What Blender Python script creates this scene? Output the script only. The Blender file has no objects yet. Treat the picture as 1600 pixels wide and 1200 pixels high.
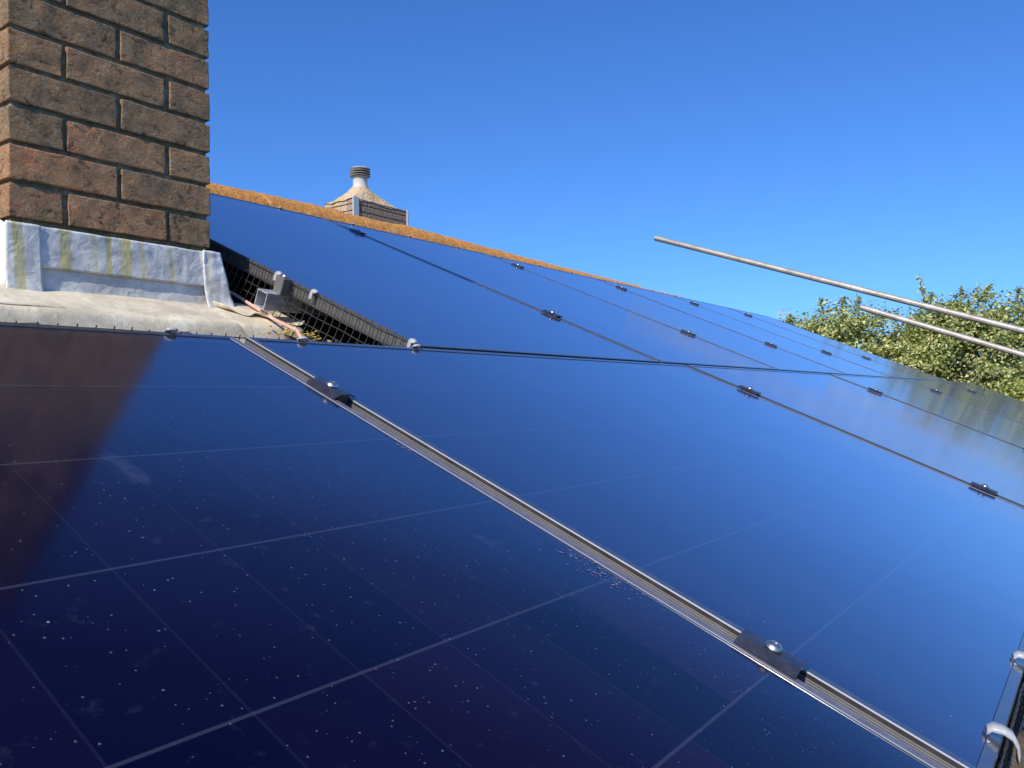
import bpy, bmesh, math, random
import numpy as np
from mathutils import Vector, Matrix, noise
R = math.radians
scene = bpy.context.scene
col = scene.collection

# ------------------------------------------------------------------ camera
cd = bpy.data.cameras.new('camera'); cam = bpy.data.objects.new('camera', cd); col.objects.link(cam)
right = Vector((.58497, -.81088, -.01662)); down = Vector((.00740, .02583, -.99964)); fwd = Vector((.81102, .58464, .02110))
m = Matrix((right, -down, -fwd)).transposed().to_4x4()
m.translation = Vector((-1.56391, -1.15108, -.11609))
cam.matrix_world = m
cd.sensor_width = 36; cd.lens = 36*1294.85/1600; cd.clip_start = .02; cd.clip_end = 6000
scene.camera = cam

# ------------------------------------------------------------------ light
SUN_EL = R(41); SD = Vector((-math.cos(SUN_EL)*.986, -math.cos(SUN_EL)*.165, math.sin(SUN_EL))).normalized()
w = bpy.data.worlds.new('World'); scene.world = w; w.use_nodes = True
nt = w.node_tree; bg = nt.nodes['Background']
sky = nt.nodes.new('ShaderNodeTexSky'); sky.sky_type = 'NISHITA'; sky.sun_disc = False
sky.sun_elevation = SUN_EL; sky.sun_rotation = math.atan2(SD.x, SD.y)
sky.air_density = 1.0; sky.dust_density = .7; sky.ozone_density = 3.0; sky.altitude = 50
tint = nt.nodes.new('ShaderNodeMix'); tint.data_type = 'RGBA'; tint.blend_type = 'MULTIPLY'; tint.inputs[0].default_value = 1
tint.inputs[7].default_value = (.39, .765, 1.34, 1)     # the deep blue of a very clear day
nt.links.new(sky.outputs[0], tint.inputs[6]); nt.links.new(tint.outputs[2], bg.inputs[0]); bg.inputs[1].default_value = .13
sl = bpy.data.lights.new('sun', 'SUN'); sl.energy = 4.9; sl.angle = R(.5); sl.color = (1, .95, .86)
so = bpy.data.objects.new('sun', sl); col.objects.link(so)
so.rotation_euler = SD.to_track_quat('Z', 'Y').to_euler()
vs = scene.view_settings; vs.view_transform = 'Standard'; vs.look = 'None'; vs.exposure = 0; vs.gamma = 1; vs.use_curve_mapping = False
scene.cycles.max_bounces = 8

# ------------------------------------------------------------------ roof frame
TH = .40980; S, K = math.sin(TH), math.cos(TH)
def r2w(u, v, w): return Vector((u, v*K-w*S, v*S+w*K))

# ------------------------------------------------------------------ helpers
def tag(o, label=None, cat=None, group=None, kind=None):
    if label: o['label'] = label
    if cat: o['category'] = cat
    if group: o['group'] = group
    if kind: o['kind'] = kind
    return o
def link(name, bm, mats, parent=None, smooth=False, recalc=True):
    me = bpy.data.meshes.new(name)
    if recalc: bmesh.ops.recalc_face_normals(bm, faces=bm.faces)
    bm.to_mesh(me); bm.free()
    if not isinstance(mats, (list, tuple)): mats = [mats]
    for x in mats: me.materials.append(x)
    if smooth:
        me.polygons.foreach_set('use_smooth', [True]*len(me.polygons))
        if smooth == 'auto':
            try: me.set_sharp_from_angle(angle=R(35))
            except Exception: pass
    o = bpy.data.objects.new(name, me); col.objects.link(o)
    if parent: o.parent = parent
    return o
def empty(name, loc=(0, 0, 0), rx=0, **k):
    o = bpy.data.objects.new(name, None); o.location = loc; o.rotation_euler = (rx, 0, 0); o.empty_display_size = .05
    col.objects.link(o); return tag(o, **k)
def roof_empty(name, u, v, w, **k): return empty(name, r2w(u, v, w), TH, **k)
def copy_tree(o, parent=None):
    c = o.copy(); col.objects.link(c)
    if parent: c.parent = parent
    for ch in [x for x in bpy.data.objects if x.parent == o]: copy_tree(ch, c)
    return c
def box(bm, x0, x1, y0, y1, z0, z1, bev=0, mi=0, seg=1):
    vs = [bm.verts.new(p) for p in [(x0,y0,z0),(x1,y0,z0),(x1,y1,z0),(x0,y1,z0),(x0,y0,z1),(x1,y0,z1),(x1,y1,z1),(x0,y1,z1)]]
    fs = [bm.faces.new([vs[i] for i in q]) for q in [(3,2,1,0),(4,5,6,7),(0,1,5,4),(1,2,6,5),(2,3,7,6),(3,0,4,7)]]
    for f in fs: f.material_index = mi
    if bev:
        es = list({e for f in fs for e in f.edges})
        r = bmesh.ops.bevel(bm, geom=es, offset=bev, segments=seg, affect='EDGES')
        for f in r['faces']: f.material_index = mi
    return vs
def tube(bm, pts, r, n=8, caps=True, mi=0):
    pts = [Vector(p) for p in pts]; rings = []
    rr = r if isinstance(r, (list, tuple)) else [r]*len(pts)
    ref = Vector((.13, .31, .94))
    for i, p in enumerate(pts):
        t = (pts[min(i+1, len(pts)-1)]-pts[max(i-1, 0)]).normalized()
        a = t.cross(ref)
        if a.length < 1e-3: a = t.cross(Vector((1, 0, 0)))
        a.normalize(); b = t.cross(a)
        rings.append([bm.verts.new(p+(a*math.cos(2*math.pi*k/n)+b*math.sin(2*math.pi*k/n))*rr[i]) for k in range(n)])
    for i in range(len(rings)-1):
        for k in range(n):
            f = bm.faces.new((rings[i][k], rings[i][(k+1)%n], rings[i+1][(k+1)%n], rings[i+1][k])); f.material_index = mi
    if caps:
        bm.faces.new(rings[0][::-1]).material_index = mi; bm.faces.new(rings[-1]).material_index = mi
def lathe(bm, prof, n=32, c=(0, 0), mi=0):
    rings = []
    for r_, z in prof:
        rings.append([bm.verts.new((c[0]+r_*math.cos(2*math.pi*k/n), c[1]+r_*math.sin(2*math.pi*k/n), z)) for k in range(n)])
    for i in range(len(rings)-1):
        for k in range(n):
            bm.faces.new((rings[i][k], rings[i][(k+1)%n], rings[i+1][(k+1)%n], rings[i+1][k])).material_index = mi
    bm.faces.new(rings[0][::-1]); bm.faces.new(rings[-1])
def grid(bm, nx, ny, f, mi=0, flip=False):
    g = [[bm.verts.new(f(i/nx, j/ny)) for j in range(ny+1)] for i in range(nx+1)]
    for i in range(nx):
        for j in range(ny):
            q = (g[i][j], g[i+1][j], g[i+1][j+1], g[i][j+1])
            bm.faces.new(q[::-1] if flip else q).material_index = mi
    return g
def solid(o, th, off=-1):
    md = o.modifiers.new('thickness', 'SOLIDIFY'); md.thickness = th; md.offset = off
    return o

# ------------------------------------------------------------------ materials
class Mat:
    def __init__(s, name, base=(.5,.5,.5), rough=.6, metal=0, spec=.5):
        s.m = bpy.data.materials.new(name); s.m.use_nodes = True; s.t = s.m.node_tree
        s.b = s.t.nodes['Principled BSDF']
        s.b.inputs['Base Color'].default_value = (*base, 1); s.b.inputs['Roughness'].default_value = rough
        s.b.inputs['Metallic'].default_value = metal; s.b.inputs['Specular IOR Level'].default_value = spec
    def n(s, typ, **k):
        x = s.t.nodes.new(typ)
        for a, v in k.items():
            if a.startswith('i_'):
                key = a[2:]; key = int(key) if key.isdigit() else key.replace('_', ' ')
                x.inputs[key].default_value = v
            else: setattr(x, a, v)
        return x
    def l(s, a, b): s.t.links.new(a, b)
    def coord(s, scale=(1,1,1)):
        tc = s.n('ShaderNodeTexCoord'); mp = s.n('ShaderNodeMapping'); mp.inputs['Scale'].default_value = scale
        s.l(tc.outputs['Object'], mp.inputs[0]); return mp.outputs[0]
    def noise(s, vec, scale, detail=4, rough=.5, dist=0):
        x = s.n('ShaderNodeTexNoise'); x.inputs['Scale'].default_value = scale; x.inputs['Detail'].default_value = detail
        x.inputs['Roughness'].default_value = rough; x.inputs['Distortion'].default_value = dist
        s.l(vec, x.inputs['Vector']); return x.outputs[0]
    def ramp(s, fac, stops, interp='LINEAR'):
        x = s.n('ShaderNodeValToRGB'); x.color_ramp.interpolation = interp
        e = x.color_ramp.elements
        while len(e) < len(stops): e.new(.5)
        for q, (p, c) in zip(e, stops): q.position = p; q.color = (*c, 1) if len(c) == 3 else c
        s.l(fac, x.inputs[0]); return x.outputs[0]
    def mix(s, fac, a, b, mode='MIX'):
        x = s.n('ShaderNodeMix', data_type='RGBA', blend_type=mode)
        for v, i in ((fac, 0), (a, 6), (b, 7)):
            if hasattr(v, 'is_output'): s.l(v, x.inputs[i])
            elif i == 0: x.inputs[0].default_value = v
            else: x.inputs[i].default_value = (*v, 1)
        return x.outputs[2]
    def math(s, op, a, b=None, c=None, clamp=False):
        x = s.n('ShaderNodeMath', operation=op, use_clamp=clamp)
        for i, v in enumerate((a, b, c)):
            if v is None: continue
            if hasattr(v, 'is_output'): s.l(v, x.inputs[i])
            else: x.inputs[i].default_value = v
        return x.outputs[0]
    def bump(s, h, dist=.002, strength=1, prev=None):
        x = s.n('ShaderNodeBump'); x.inputs['Distance'].default_value = dist; x.inputs['Strength'].default_value = strength
        s.l(h, x.inputs['Height'])
        if prev: s.l(prev, x.inputs['Normal'])
        return x.outputs[0]
    def out(s, color=None, rough=None, normal=None):
        if color is not None: s.l(color, s.b.inputs['Base Color'])
        if rough is not None: s.l(rough, s.b.inputs['Roughness'])
        if normal is not None: s.l(normal, s.b.inputs['Normal'])
        return s.m
BW = lambda x: (x, x, x)

def mat_brick():
    s = Mat('weathered_brick', rough=.9, spec=.25)
    v = s.coord()
    at = s.n('ShaderNodeAttribute', attribute_name='tone'); sp = s.n('ShaderNodeSeparateColor'); s.l(at.outputs['Color'], sp.inputs[0])
    off = s.n('ShaderNodeVectorMath', operation='MULTIPLY_ADD'); s.l(at.outputs['Color'], off.inputs[0]); off.inputs[1].default_value = (7, 5, 9); s.l(v, off.inputs[2])
    vv = off.outputs[0]
    n1 = s.noise(vv, 9, 5, .6, .6); n2 = s.noise(vv, 60, 6, .7); n3 = s.noise(vv, 260, 3, .6)
    c = s.ramp(n1, [(.3, (.31,.165,.08)), (.5, (.55,.30,.15)), (.68, (.72,.32,.155))])
    c2 = s.ramp(sp.outputs[0], [(0, (.62,.64,.62)), (.5, (.95,.90,.82)), (1, (1.25,.96,.80))])
    c = s.mix(1, c, c2, 'MULTIPLY')
    c = s.mix(s.ramp(n2, [(.35, BW(0)), (.7, BW(.75))]), c, (.44,.35,.22))
    c = s.mix(s.ramp(n3, [(.55, BW(0)), (.75, BW(.55))]), c, (.05,.042,.035))
    ly = s.noise(v, 26, 4, .55, .3); c = s.mix(s.ramp(ly, [(.66, BW(0)), (.71, BW(.75))]), c, (.32,.24,.05))
    # creases of hand-pressed clay; their shade and fine highlights are mixed into the colour
    mp = s.n('ShaderNodeMapping'); mp.inputs['Scale'].default_value = (1, 1, 1.35); mp.inputs['Rotation'].default_value = (0, .35, 0); s.l(vv, mp.inputs[0])
    cr = s.noise(mp.outputs[0], 34, 8, .72, .9); fine = s.noise(vv, 150, 4, .7)
    c = s.mix(s.ramp(cr, [(.37, BW(.85)), (.45, BW(0))]), c, (.07,.050,.035)); c = s.mix(s.ramp(fine, [(.56, BW(0)), (.72, BW(.6))]), c, (.62,.50,.33))
    grit = s.noise(vv, 420, 3, .7)
    nb = s.bump(s.math('ADD', s.math('ADD', s.math('MULTIPLY', cr, 1.0), s.math('MULTIPLY', fine, .40)), s.math('MULTIPLY', grit, .14)), .015, 1)
    return s.out(c, None, nb)
def mat_mortar():
    s = Mat('old_mortar', rough=.95, spec=.2); v = s.coord()
    n = s.noise(v, 40, 5, .6); n2 = s.noise(v, 300, 3, .6)
    c = s.ramp(n, [(.3, (.14,.11,.065)), (.55, (.26,.21,.13)), (.75, (.48,.40,.27))])
    return s.out(c, None, s.bump(s.math('ADD', n, s.math('MULTIPLY', n2, .4)), .006))
def mat_lead(name, warm, streaks):
    s = Mat(name, rough=.6, spec=.35); v = s.coord()
    n = s.noise(v, 12, 6, .65, .4); n2 = s.noise(v, 90, 5, .7)
    if warm: c = s.ramp(n, [(.28, (.52,.43,.30)), (.5, (.72,.61,.42)), (.72, (.85,.77,.60))])
    else: c = s.ramp(n, [(.3, (.50,.48,.45)), (.5, (.70,.66,.60)), (.7, (.92,.88,.80))])
    c = s.mix(s.ramp(n2, [(.45, BW(0)), (.7, BW(.4))]), c, (.34,.31,.27) if warm else (.30,.33,.36))
    if streaks:
        sx = s.n('ShaderNodeSeparateXYZ'); s.l(v, sx.inputs[0])
        mp = s.n('ShaderNodeMapping'); mp.inputs['Scale'].default_value = (60, 1, 7); s.l(v, mp.inputs[0])
        xx = s.math('ADD', sx.outputs[0], s.math('MULTIPLY', s.math('SUBTRACT', s.noise(v, 11, 3, .6), .5), .022)); f = None
        for x0, hw, am in ((.007, .011, .8), (.098, .013, .8), (.156, .008, .45), (.186, .007, .85), (.222, .014, .9), (.260, .0065, .6), (.326, .006, .7), (.421, .005, .35)):
            d = s.math('ABSOLUTE', s.math('SUBTRACT', xx, x0)); q = s.n('ShaderNodeMapRange', interpolation_type='SMOOTHSTEP'); s.l(d, q.inputs[0])
            q.inputs[1].default_value = hw*1.15; q.inputs[2].default_value = hw*.55; q.inputs[3].default_value = 0; q.inputs[4].default_value = am
            f = q.outputs[0] if f is None else s.math('MAXIMUM', f, q.outputs[0])
        f = s.math('MULTIPLY', f, s.ramp(s.noise(mp.outputs[0], 1, 3, .6), [(.30, BW(.15)), (.55, BW(1))]))
        c = s.mix(f, c, (.58,.49,.16))
    else:
        mp = s.n('ShaderNodeMapping'); mp.inputs['Scale'].default_value = (5, 22, 5); mp.inputs['Rotation'].default_value = (0, 0, .5); s.l(v, mp.inputs[0])
        st = s.noise(mp.outputs[0], 1, 3, .6); c = s.mix(s.ramp(st, [(.52, BW(0)), (.68, BW(.55))]), c, (.43,.36,.26))
    nb = s.bump(s.noise(v, 24, 4, .55, .6), .010, .40 if not warm else .30)
    return s.out(c, None, nb)

def mat_glass(lines=True):
    # monocrystalline cells under clear glass; local x along the ridge edge, local y up the slope
    s = Mat('solar_glass', rough=.05, spec=.5)
    tc = s.n('ShaderNodeTexCoord'); at = s.n('ShaderNodeUVMap'); sep = s.n('ShaderNodeSeparateXYZ'); s.l(at.outputs[0], sep.inputs[0])
    X, Y = sep.outputs[0], sep.outputs[1]      # X in metres along the long side, Y along the short side
    def lines_(c, pitch, o, half):
        t = s.math('DIVIDE', s.math('SUBTRACT', c, o), pitch); fr = s.math('FRACT', s.math('ADD', t, .5))
        d = s.math('MULTIPLY', s.math('ABSOLUTE', s.math('SUBTRACT', fr, .5)), pitch)
        mr = s.n('ShaderNodeMapRange', interpolation_type='SMOOTHSTEP'); s.l(d, mr.inputs[0]); mr.inputs[1].default_value = half; mr.inputs[2].default_value = half*.5
        mr.inputs[3].default_value = 0; mr.inputs[4].default_value = 1
        return mr.outputs[0], s.math('FLOOR', t)
    lA, iA = lines_(Y, .1838, .0298, .0019); lB, iB = lines_(X, .0936, .010, .0013)
    cell = s.n('ShaderNodeCombineXYZ'); s.l(iA, cell.inputs[0]); s.l(iB, cell.inputs[1])
    oi = s.n('ShaderNodeObjectInfo'); s.l(oi.outputs['Random'], cell.inputs[2])
    wn = s.n('ShaderNodeTexWhiteNoise', noise_dimensions='3D'); s.l(cell.outputs[0], wn.inputs['Vector'])
    strip = s.n('ShaderNodeTexWhiteNoise', noise_dimensions='1D'); s.l(iB, strip.inputs['W'])
    f = s.math('ADD', s.math('MULTIPLY', wn.outputs[0], .55), s.math('MULTIPLY', strip.outputs[0], .45))
    c = s.ramp(f, [(.15, (.0006,.0018,.014)), (.5, (.0028,.0026,.019)), (.85, (.0085,.0040,.022))])
    v = tc.outputs['Object']
    lc = s.noise(v, 1.7, 3, .5); c = s.mix(s.ramp(lc, [(.35, BW(0)), (.7, BW(.5))]), c, (.0055,.0035,.020))
    lf = s.math('MULTIPLY', lA, .16); lg = s.math('MULTIPLY', lB, .055)
    c = s.mix(lg, c, (.10,.11,.17)); c = s.mix(lf, c, (.15,.16,.23))
    # dust specks and faint smears
    vo = s.n('ShaderNodeTexVoronoi', feature='F1'); vo.inputs['Scale'].default_value = 62; s.l(v, vo.inputs['Vector'])
    gate = s.n('ShaderNodeSeparateColor'); s.l(vo.outputs['Color'], gate.inputs[0])
    rad = s.math('MULTIPLY', s.math('POWER', gate.outputs[0], 9), .075)
    sp = s.math('LESS_THAN', vo.outputs['Distance'], rad)
    spk = s.math('MULTIPLY', sp, s.math('MULTIPLY_ADD', gate.outputs[1], .4, .08))
    vo2 = s.n('ShaderNodeTexVoronoi', feature='F1'); vo2.inputs['Scale'].default_value = 210; s.l(v, vo2.inputs['Vector'])
    g2 = s.n('ShaderNodeSeparateColor'); s.l(vo2.outputs['Color'], g2.inputs[0])
    sp2 = s.math('MULTIPLY', s.math('LESS_THAN', vo2.outputs['Distance'], s.math('MULTIPLY', s.math('POWER', g2.outputs[0], 5), .22)), .17)
    dust = s.noise(v, 30, 6, .75); dust = s.ramp(dust, [(.60, BW(0)), (.80, BW(.07))])
    sm = s.math('MULTIPLY', s.ramp(s.noise(v, 9, 4, .6, .5), [(.68, BW(0)), (.76, BW(.16))]), s.noise(v, 120, 3, .7))
    c = s.mix(s.math('ADD', dust, sm), c, (.30,.31,.42))
    c = s.mix(s.math('MAXIMUM', spk, sp2), c, (.50,.46,.42))
    ro = s.math('ADD', s.math('MULTIPLY', s.noise(v, 2.2, 3, .5), .04), .100)
    ro = s.math('ADD', ro, s.math('MULTIPLY', spk, .5))
    nb = s.bump(s.noise(v, 2.4, 2, .4), .0011, 1)
    # anti-reflection coated solar glass: hardly any mirror image from above, a strong one at a shallow angle
    s.b.inputs['Specular IOR Level'].default_value = 0
    s.out(c, None, nb)
    lw = s.n('ShaderNodeLayerWeight'); lw.inputs['Blend'].default_value = .5; s.l(nb, lw.inputs['Normal'])
    fac = s.ramp(lw.outputs['Facing'], [(.0, BW(.006)), (.30, BW(.008)), (.43, BW(.034)), (.56, BW(.17)), (.65, BW(.42)), (.72, BW(.52)), (.80, BW(.65)), (.92, BW(.80)), (1, BW(.95))])
    gl = s.n('ShaderNodeBsdfGlossy'); s.l(ro, gl.inputs['Roughness']); s.l(nb, gl.inputs['Normal']); gl.inputs[0].default_value = (1, .95, 1, 1)
    mx = s.n('ShaderNodeMixShader'); s.l(fac, mx.inputs[0]); s.l(s.b.outputs[0], mx.inputs[1]); s.l(gl.outputs[0], mx.inputs[2])
    s.l(mx.outputs[0], s.t.nodes['Material Output'].inputs[0]); return s.m

M = {}
M['brick'] = mat_brick(); M['mortar'] = mat_mortar()
M['lead'] = mat_lead('aged_lead', False, True); M['leadplain'] = mat_lead('plain_lead', False, False); M['apron'] = mat_lead('lichened_lead', True, False)
M['glass'] = mat_glass()
s = Mat('black_anodised', (.035,.037,.045), .34, 0, .6); v = s.coord(); n = s.noise(v, 60, 4, .6)
s.b.inputs['Coat Weight'].default_value = 1; s.b.inputs['Coat Roughness'].default_value = .13; s.b.inputs['Coat IOR'].default_value = 1.75
M['frame'] = s.out(s.ramp(n, [(.3, (.022,.024,.034)), (.75, (.075,.072,.075))]), s.ramp(n, [(.3, BW(.25)), (.7, BW(.48))]))
s = Mat('pale_anodised', (.3,.29,.33), .45, .35, .6); v = s.coord(); n = s.noise(v, 45, 5, .7); n2 = s.noise(v, 8, 3, .5)
c = s.ramp(n, [(.3, (.14,.125,.145)), (.6, (.22,.20,.225)), (.8, (.42,.39,.40))]); M['pale_bar'] = s.out(c, s.ramp(n2, [(.3, BW(.32)), (.7, BW(.5))]), s.bump(n, .0008, .5))  # paler lilac-grey finish for the right bar of the near frame
M['edge'] = Mat('edge_highlight', (.40,.385,.40), .5, .4).m; M['litside'] = Mat('sunlit_anodised_side', (.12,.108,.098), .5, .2).m  # edge highlights and a sunlit frame side, painted as paler metal
s = Mat('black_sealant', (.006,.008,.016), .3, 0, .6); s.b.inputs['Coat Weight'].default_value = 1; s.b.inputs['Coat Roughness'].default_value = .15; s.b.inputs['Coat IOR'].default_value = 1.6; M['gasket'] = s.m
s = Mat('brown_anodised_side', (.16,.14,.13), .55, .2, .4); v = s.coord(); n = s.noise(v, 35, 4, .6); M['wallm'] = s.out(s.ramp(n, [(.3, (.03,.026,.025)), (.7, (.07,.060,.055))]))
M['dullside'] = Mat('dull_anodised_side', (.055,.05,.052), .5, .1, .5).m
s = Mat('mill_aluminium', (.62,.62,.64), .36, .6); v = s.coord(); n = s.noise(v, 50, 4, .6); M['alu'] = s.out(s.ramp(n, [(.3, (.42,.42,.44)), (.7, (.70,.70,.72))]), s.ramp(n, [(.3, BW(.28)), (.7, BW(.5))]))
s = Mat('clamp_metal', (.07,.075,.09), .38, .5); v = s.coord(); n = s.noise(v, 70, 4, .6); s.b.inputs['Coat Weight'].default_value = .8; s.b.inputs['Coat Roughness'].default_value = .2; M['clamp'] = s.out(s.ramp(n, [(.3, (.03,.03,.042)), (.7, (.07,.068,.085))]))
M['bolt'] = Mat('stainless', (.55,.52,.49), .36, 1).m
M['mesh'] = Mat('black_pvc_wire', (.040,.037,.036), .38, 0, .6).m
s = Mat('clear_white_plastic', (.40,.39,.39), .35, 0, .5); s.b.inputs['Subsurface Weight'].default_value = .2; s.b.inputs['Subsurface Radius'].default_value = (.01,.01,.012); M['clip'] = s.m
s = Mat('copper_pipe', (.62,.28,.2), .5, .1); v = s.coord(); M['copper'] = s.out(s.ramp(s.noise(v, 30, 4, .6), [(.3, (.62,.30,.22)), (.7, (.85,.50,.40))]))
s = Mat('roof_tile', rough=.9, spec=.2); v = s.coord(); n = s.noise(v, 14, 6, .65); n2 = s.noise(v, 120, 4, .7)
c = s.ramp(n, [(.3, (.055,.042,.032)), (.55, (.11,.08,.055)), (.72, (.20,.155,.08))]); c = s.mix(s.ramp(n2, [(.55, BW(0)), (.75, BW(.5))]), c, (.26,.24,.2))
M['tile'] = s.out(c, None, s.bump(n2, .004))
s = Mat('lichened_ridge', rough=.95, spec=.15); v = s.coord(); n = s.noise(v, 16, 6, .7, .3); n2 = s.noise(v, 110, 5, .75); n3 = s.noise(v, 35, 4, .6)
c = s.ramp(n, [(.3, (.50,.24,.08)), (.46, (.80,.34,.09)), (.62, (.85,.42,.12)), (.78, (.80,.62,.42))])
c = s.mix(s.ramp(n2, [(.50, BW(0)), (.62, BW(.72))]), c, (.17,.10,.05)); c = s.mix(s.ramp(n3, [(.62, BW(0)), (.72, BW(.7))]), c, (.55,.46,.33))
M['ridge'] = s.out(c, None, s.bump(s.math('ADD', n2, s.math('MULTIPLY', n3, .8)), .014, 1))
s = Mat('lichened_render', rough=.95, spec=.15); v = s.coord(); n = s.noise(v, 5, 6, .7, .3); n2 = s.noise(v, 28, 5, .7)
c = s.ramp(n, [(.32, (.66,.44,.25)), (.5, (.84,.62,.40)), (.62, (.78,.52,.17)), (.75, (.88,.74,.55))]); c = s.mix(s.ramp(n2, [(.60, BW(0)), (.74, BW(.5))]), c, (.38,.28,.18))
M['mound'] = s.out(c, None, s.bump(n2, .05, 1))
s = Mat('pot_clay', rough=.7); v = s.coord(); M['pot'] = s.out(s.ramp(s.noise(v, 9, 4, .6), [(.3, (.48,.45,.40)), (.7, (.62,.59,.54))]))
M['potdark'] = Mat('dark_slot', (.02,.02,.022), .9).m  # near-black core between the louvre rings
s = Mat('galvanised_steel', (.4,.39,.37), .5, .35); v = s.coord((1,1,1)); n = s.noise(v, 7, 6, .7); n2 = s.noise(v, 50, 3, .6)
c = s.ramp(n, [(.3, (.24,.21,.17)), (.55, (.40,.36,.30)), (.75, (.60,.54,.44))]); c = s.mix(s.ramp(n2, [(.62, BW(0)), (.72, BW(.6))]), c, (.18,.10,.06)); M['steel'] = s.out(c, None, s.bump(n2, .001))
s = Mat('lawn', rough=.95, spec=.1); v = s.coord(); M['ground'] = s.out(s.ramp(s.noise(v, .3, 6, .7), [(.3, (.035,.06,.02)), (.7, (.085,.10,.04))]))
s = Mat('bark', rough=.9); v = s.coord(); M['bark'] = s.out(s.ramp(s.noise(v, 8, 5, .7), [(.35, (.10,.085,.065)), (.7, (.42,.39,.34))]))
def mat_leaf(name, a, b, c_):
    s = Mat(name, rough=.6, spec=.3)
    g = s.n('ShaderNodeNewGeometry'); c = s.ramp(g.outputs['Random Per Island'], [(0, a), (.5, b), (.86, c_), (1, (.30,.22,.05))])
    s.out(c); tr = s.n('ShaderNodeBsdfTranslucent'); s.l(s.mix(1, c, (1.5,1.6,.7), 'MULTIPLY'), tr.inputs[0])
    mx = s.n('ShaderNodeMixShader'); mx.inputs[0].default_value = .30
    s.l(s.b.outputs[0], mx.inputs[1]); s.l(tr.outputs[0], mx.inputs[2]); s.l(mx.outputs[0], s.t.nodes['Material Output'].inputs[0]); return s.m
M['leafA'] = mat_leaf('leaf_olive', (.09,.12,.035), (.37,.39,.12), (.76,.72,.36))
M['leafB'] = mat_leaf('leaf_green', (.08,.11,.035), (.33,.36,.11), (.72,.69,.34))
M['leafC'] = mat_leaf('leaf_yellow', (.16,.19,.045), (.36,.38,.09), (.56,.54,.18))
s = Mat('wall_brick', rough=.9, spec=.2); v = s.coord(); bt = s.n('ShaderNodeTexBrick'); s.l(v, bt.inputs[0])
bt.inputs['Scale'].default_value = 4.4; bt.inputs['Color1'].default_value = (.22,.12,.08,1); bt.inputs['Color2'].default_value = (.17,.10,.065,1); bt.inputs['Mortar'].default_value = (.3,.28,.24,1); M['wall'] = s.out(bt.outputs[0])
s = Mat('dark_slate_brick', rough=.9, spec=.2); v = s.coord(); n = s.noise(v, 30, 5, .7)
M['farbrick'] = s.out(s.ramp(n, [(.3, (.30,.20,.14)), (.6, (.45,.31,.22)), (.78, (.68,.55,.42))]), None, s.bump(n, .01))
s = Mat('painted_white', (.62,.63,.64), .6); M['white'] = s.m

# ------------------------------------------------------------------ setting
bm = bmesh.new(); box(bm, -400, 400, -400, 400, -6.4, -6.2); tag(link('ground', bm, M['ground']), kind='structure')

TW = -.135   # tile plane below the panel tops
RIDGE_V = 1.98
def sag(u):
    pts = [(-4, 0), (.3, -.002), (1.0, .006), (1.7, .010), (2.5, -.010), (3.5, -.024), (4.7, -.040), (6, -.07), (9, -.14)]
    for (a, x), (b, y) in zip(pts, pts[1:]):
        if a <= u <= b: t = (u-a)/(b-a); return x+(y-x)*t
    return pts[0][1] if u < -4 else pts[-1][1]
house = empty('house', r2w(2, -1.7, -3), 0, label='brick house whose tiled roof carries the black solar panels', cat='house')
H0 = Vector(house.location)
def slope_mesh(side):
    bm = bmesh.new(); course = .345
    ap = r2w(0, RIDGE_V, TW)
    n = 11
    for k in range(n):
        v1 = RIDGE_V-.06-k*course; v0 = v1-course-.03
        us = np.arange(-4.2, 8.35, .0375)
        prof = lambda i: .012*math.cos(2*math.pi*i*.0375/.30)+(.006 if (i*.0375) % .30 < .06 else 0)
        rows = []
        for (v, w) in ((v1, TW-.012), (v0, TW+.014), (v0, TW-.006)):
            r_ = []
            for i, u in enumerate(us):
                p = r2w(u, v, w+prof(i)+.002*noise.noise(Vector((u*3, v*3, 0))))
                if side < 0: p.y = 2*ap.y-p.y
                r_.append(bm.verts.new(p-H0))
            rows.append(r_)
        for a, b in zip(rows, rows[1:]):
            for i in range(len(us)-1): bm.faces.new((a[i], a[i+1], b[i+1], b[i]))
    return bm
link('roof_slope', slope_mesh(1), M['tile'], house, smooth='auto'); link('roof_slope', slope_mesh(-1), M['tile'], house, smooth='auto')
# underlay so nothing shows through
bm = bmesh.new()
a0, a1 = r2w(-4.2, -1.75, TW-.03), r2w(-4.2, RIDGE_V, TW-.03); e = Vector((12.5, 0, 0))
a2 = Vector((a1.x, 2*a1.y-a0.y, a0.z))
q = [bm.verts.new(p-H0) for p in (a0, a0+e, a1+e, a1, a2, a2+e)]
bm.faces.new((q[0], q[1], q[2], q[3])); bm.faces.new((q[3], q[2], q[5], q[4]))
link('underlay', bm, M['mesh'], house)
bm = bmesh.new(); box(bm, -4.0-H0.x, 8.1-H0.x, a0.y+.3-H0.y, a2.y-.3-H0.y, -6.3-H0.z, a0.z-.02-H0.z)
for f in bm.faces: pass
link('wall', bm, M['wall'], house)
for x in (-4.0, 8.1):   # gable triangles
    bm = bmesh.new(); t = .1 if x > 0 else -.1
    P = [(x, a0.y+.3, a0.z-.02), (x, a2.y-.3, a0.z-.02), (x, a1.y, a1.z-.06)]
    A = [bm.verts.new(Vector(p)-H0) for p in P]; B = [bm.verts.new(Vector((p[0]-t, p[1], p[2]))-H0) for p in P]
    bm.faces.new(A); bm.faces.new(B[::-1])
    for i in range(3): bm.faces.new((A[i], A[(i+1)%3], B[(i+1)%3], B[i]))
    link('gable', bm, M['wall'], house)
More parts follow.
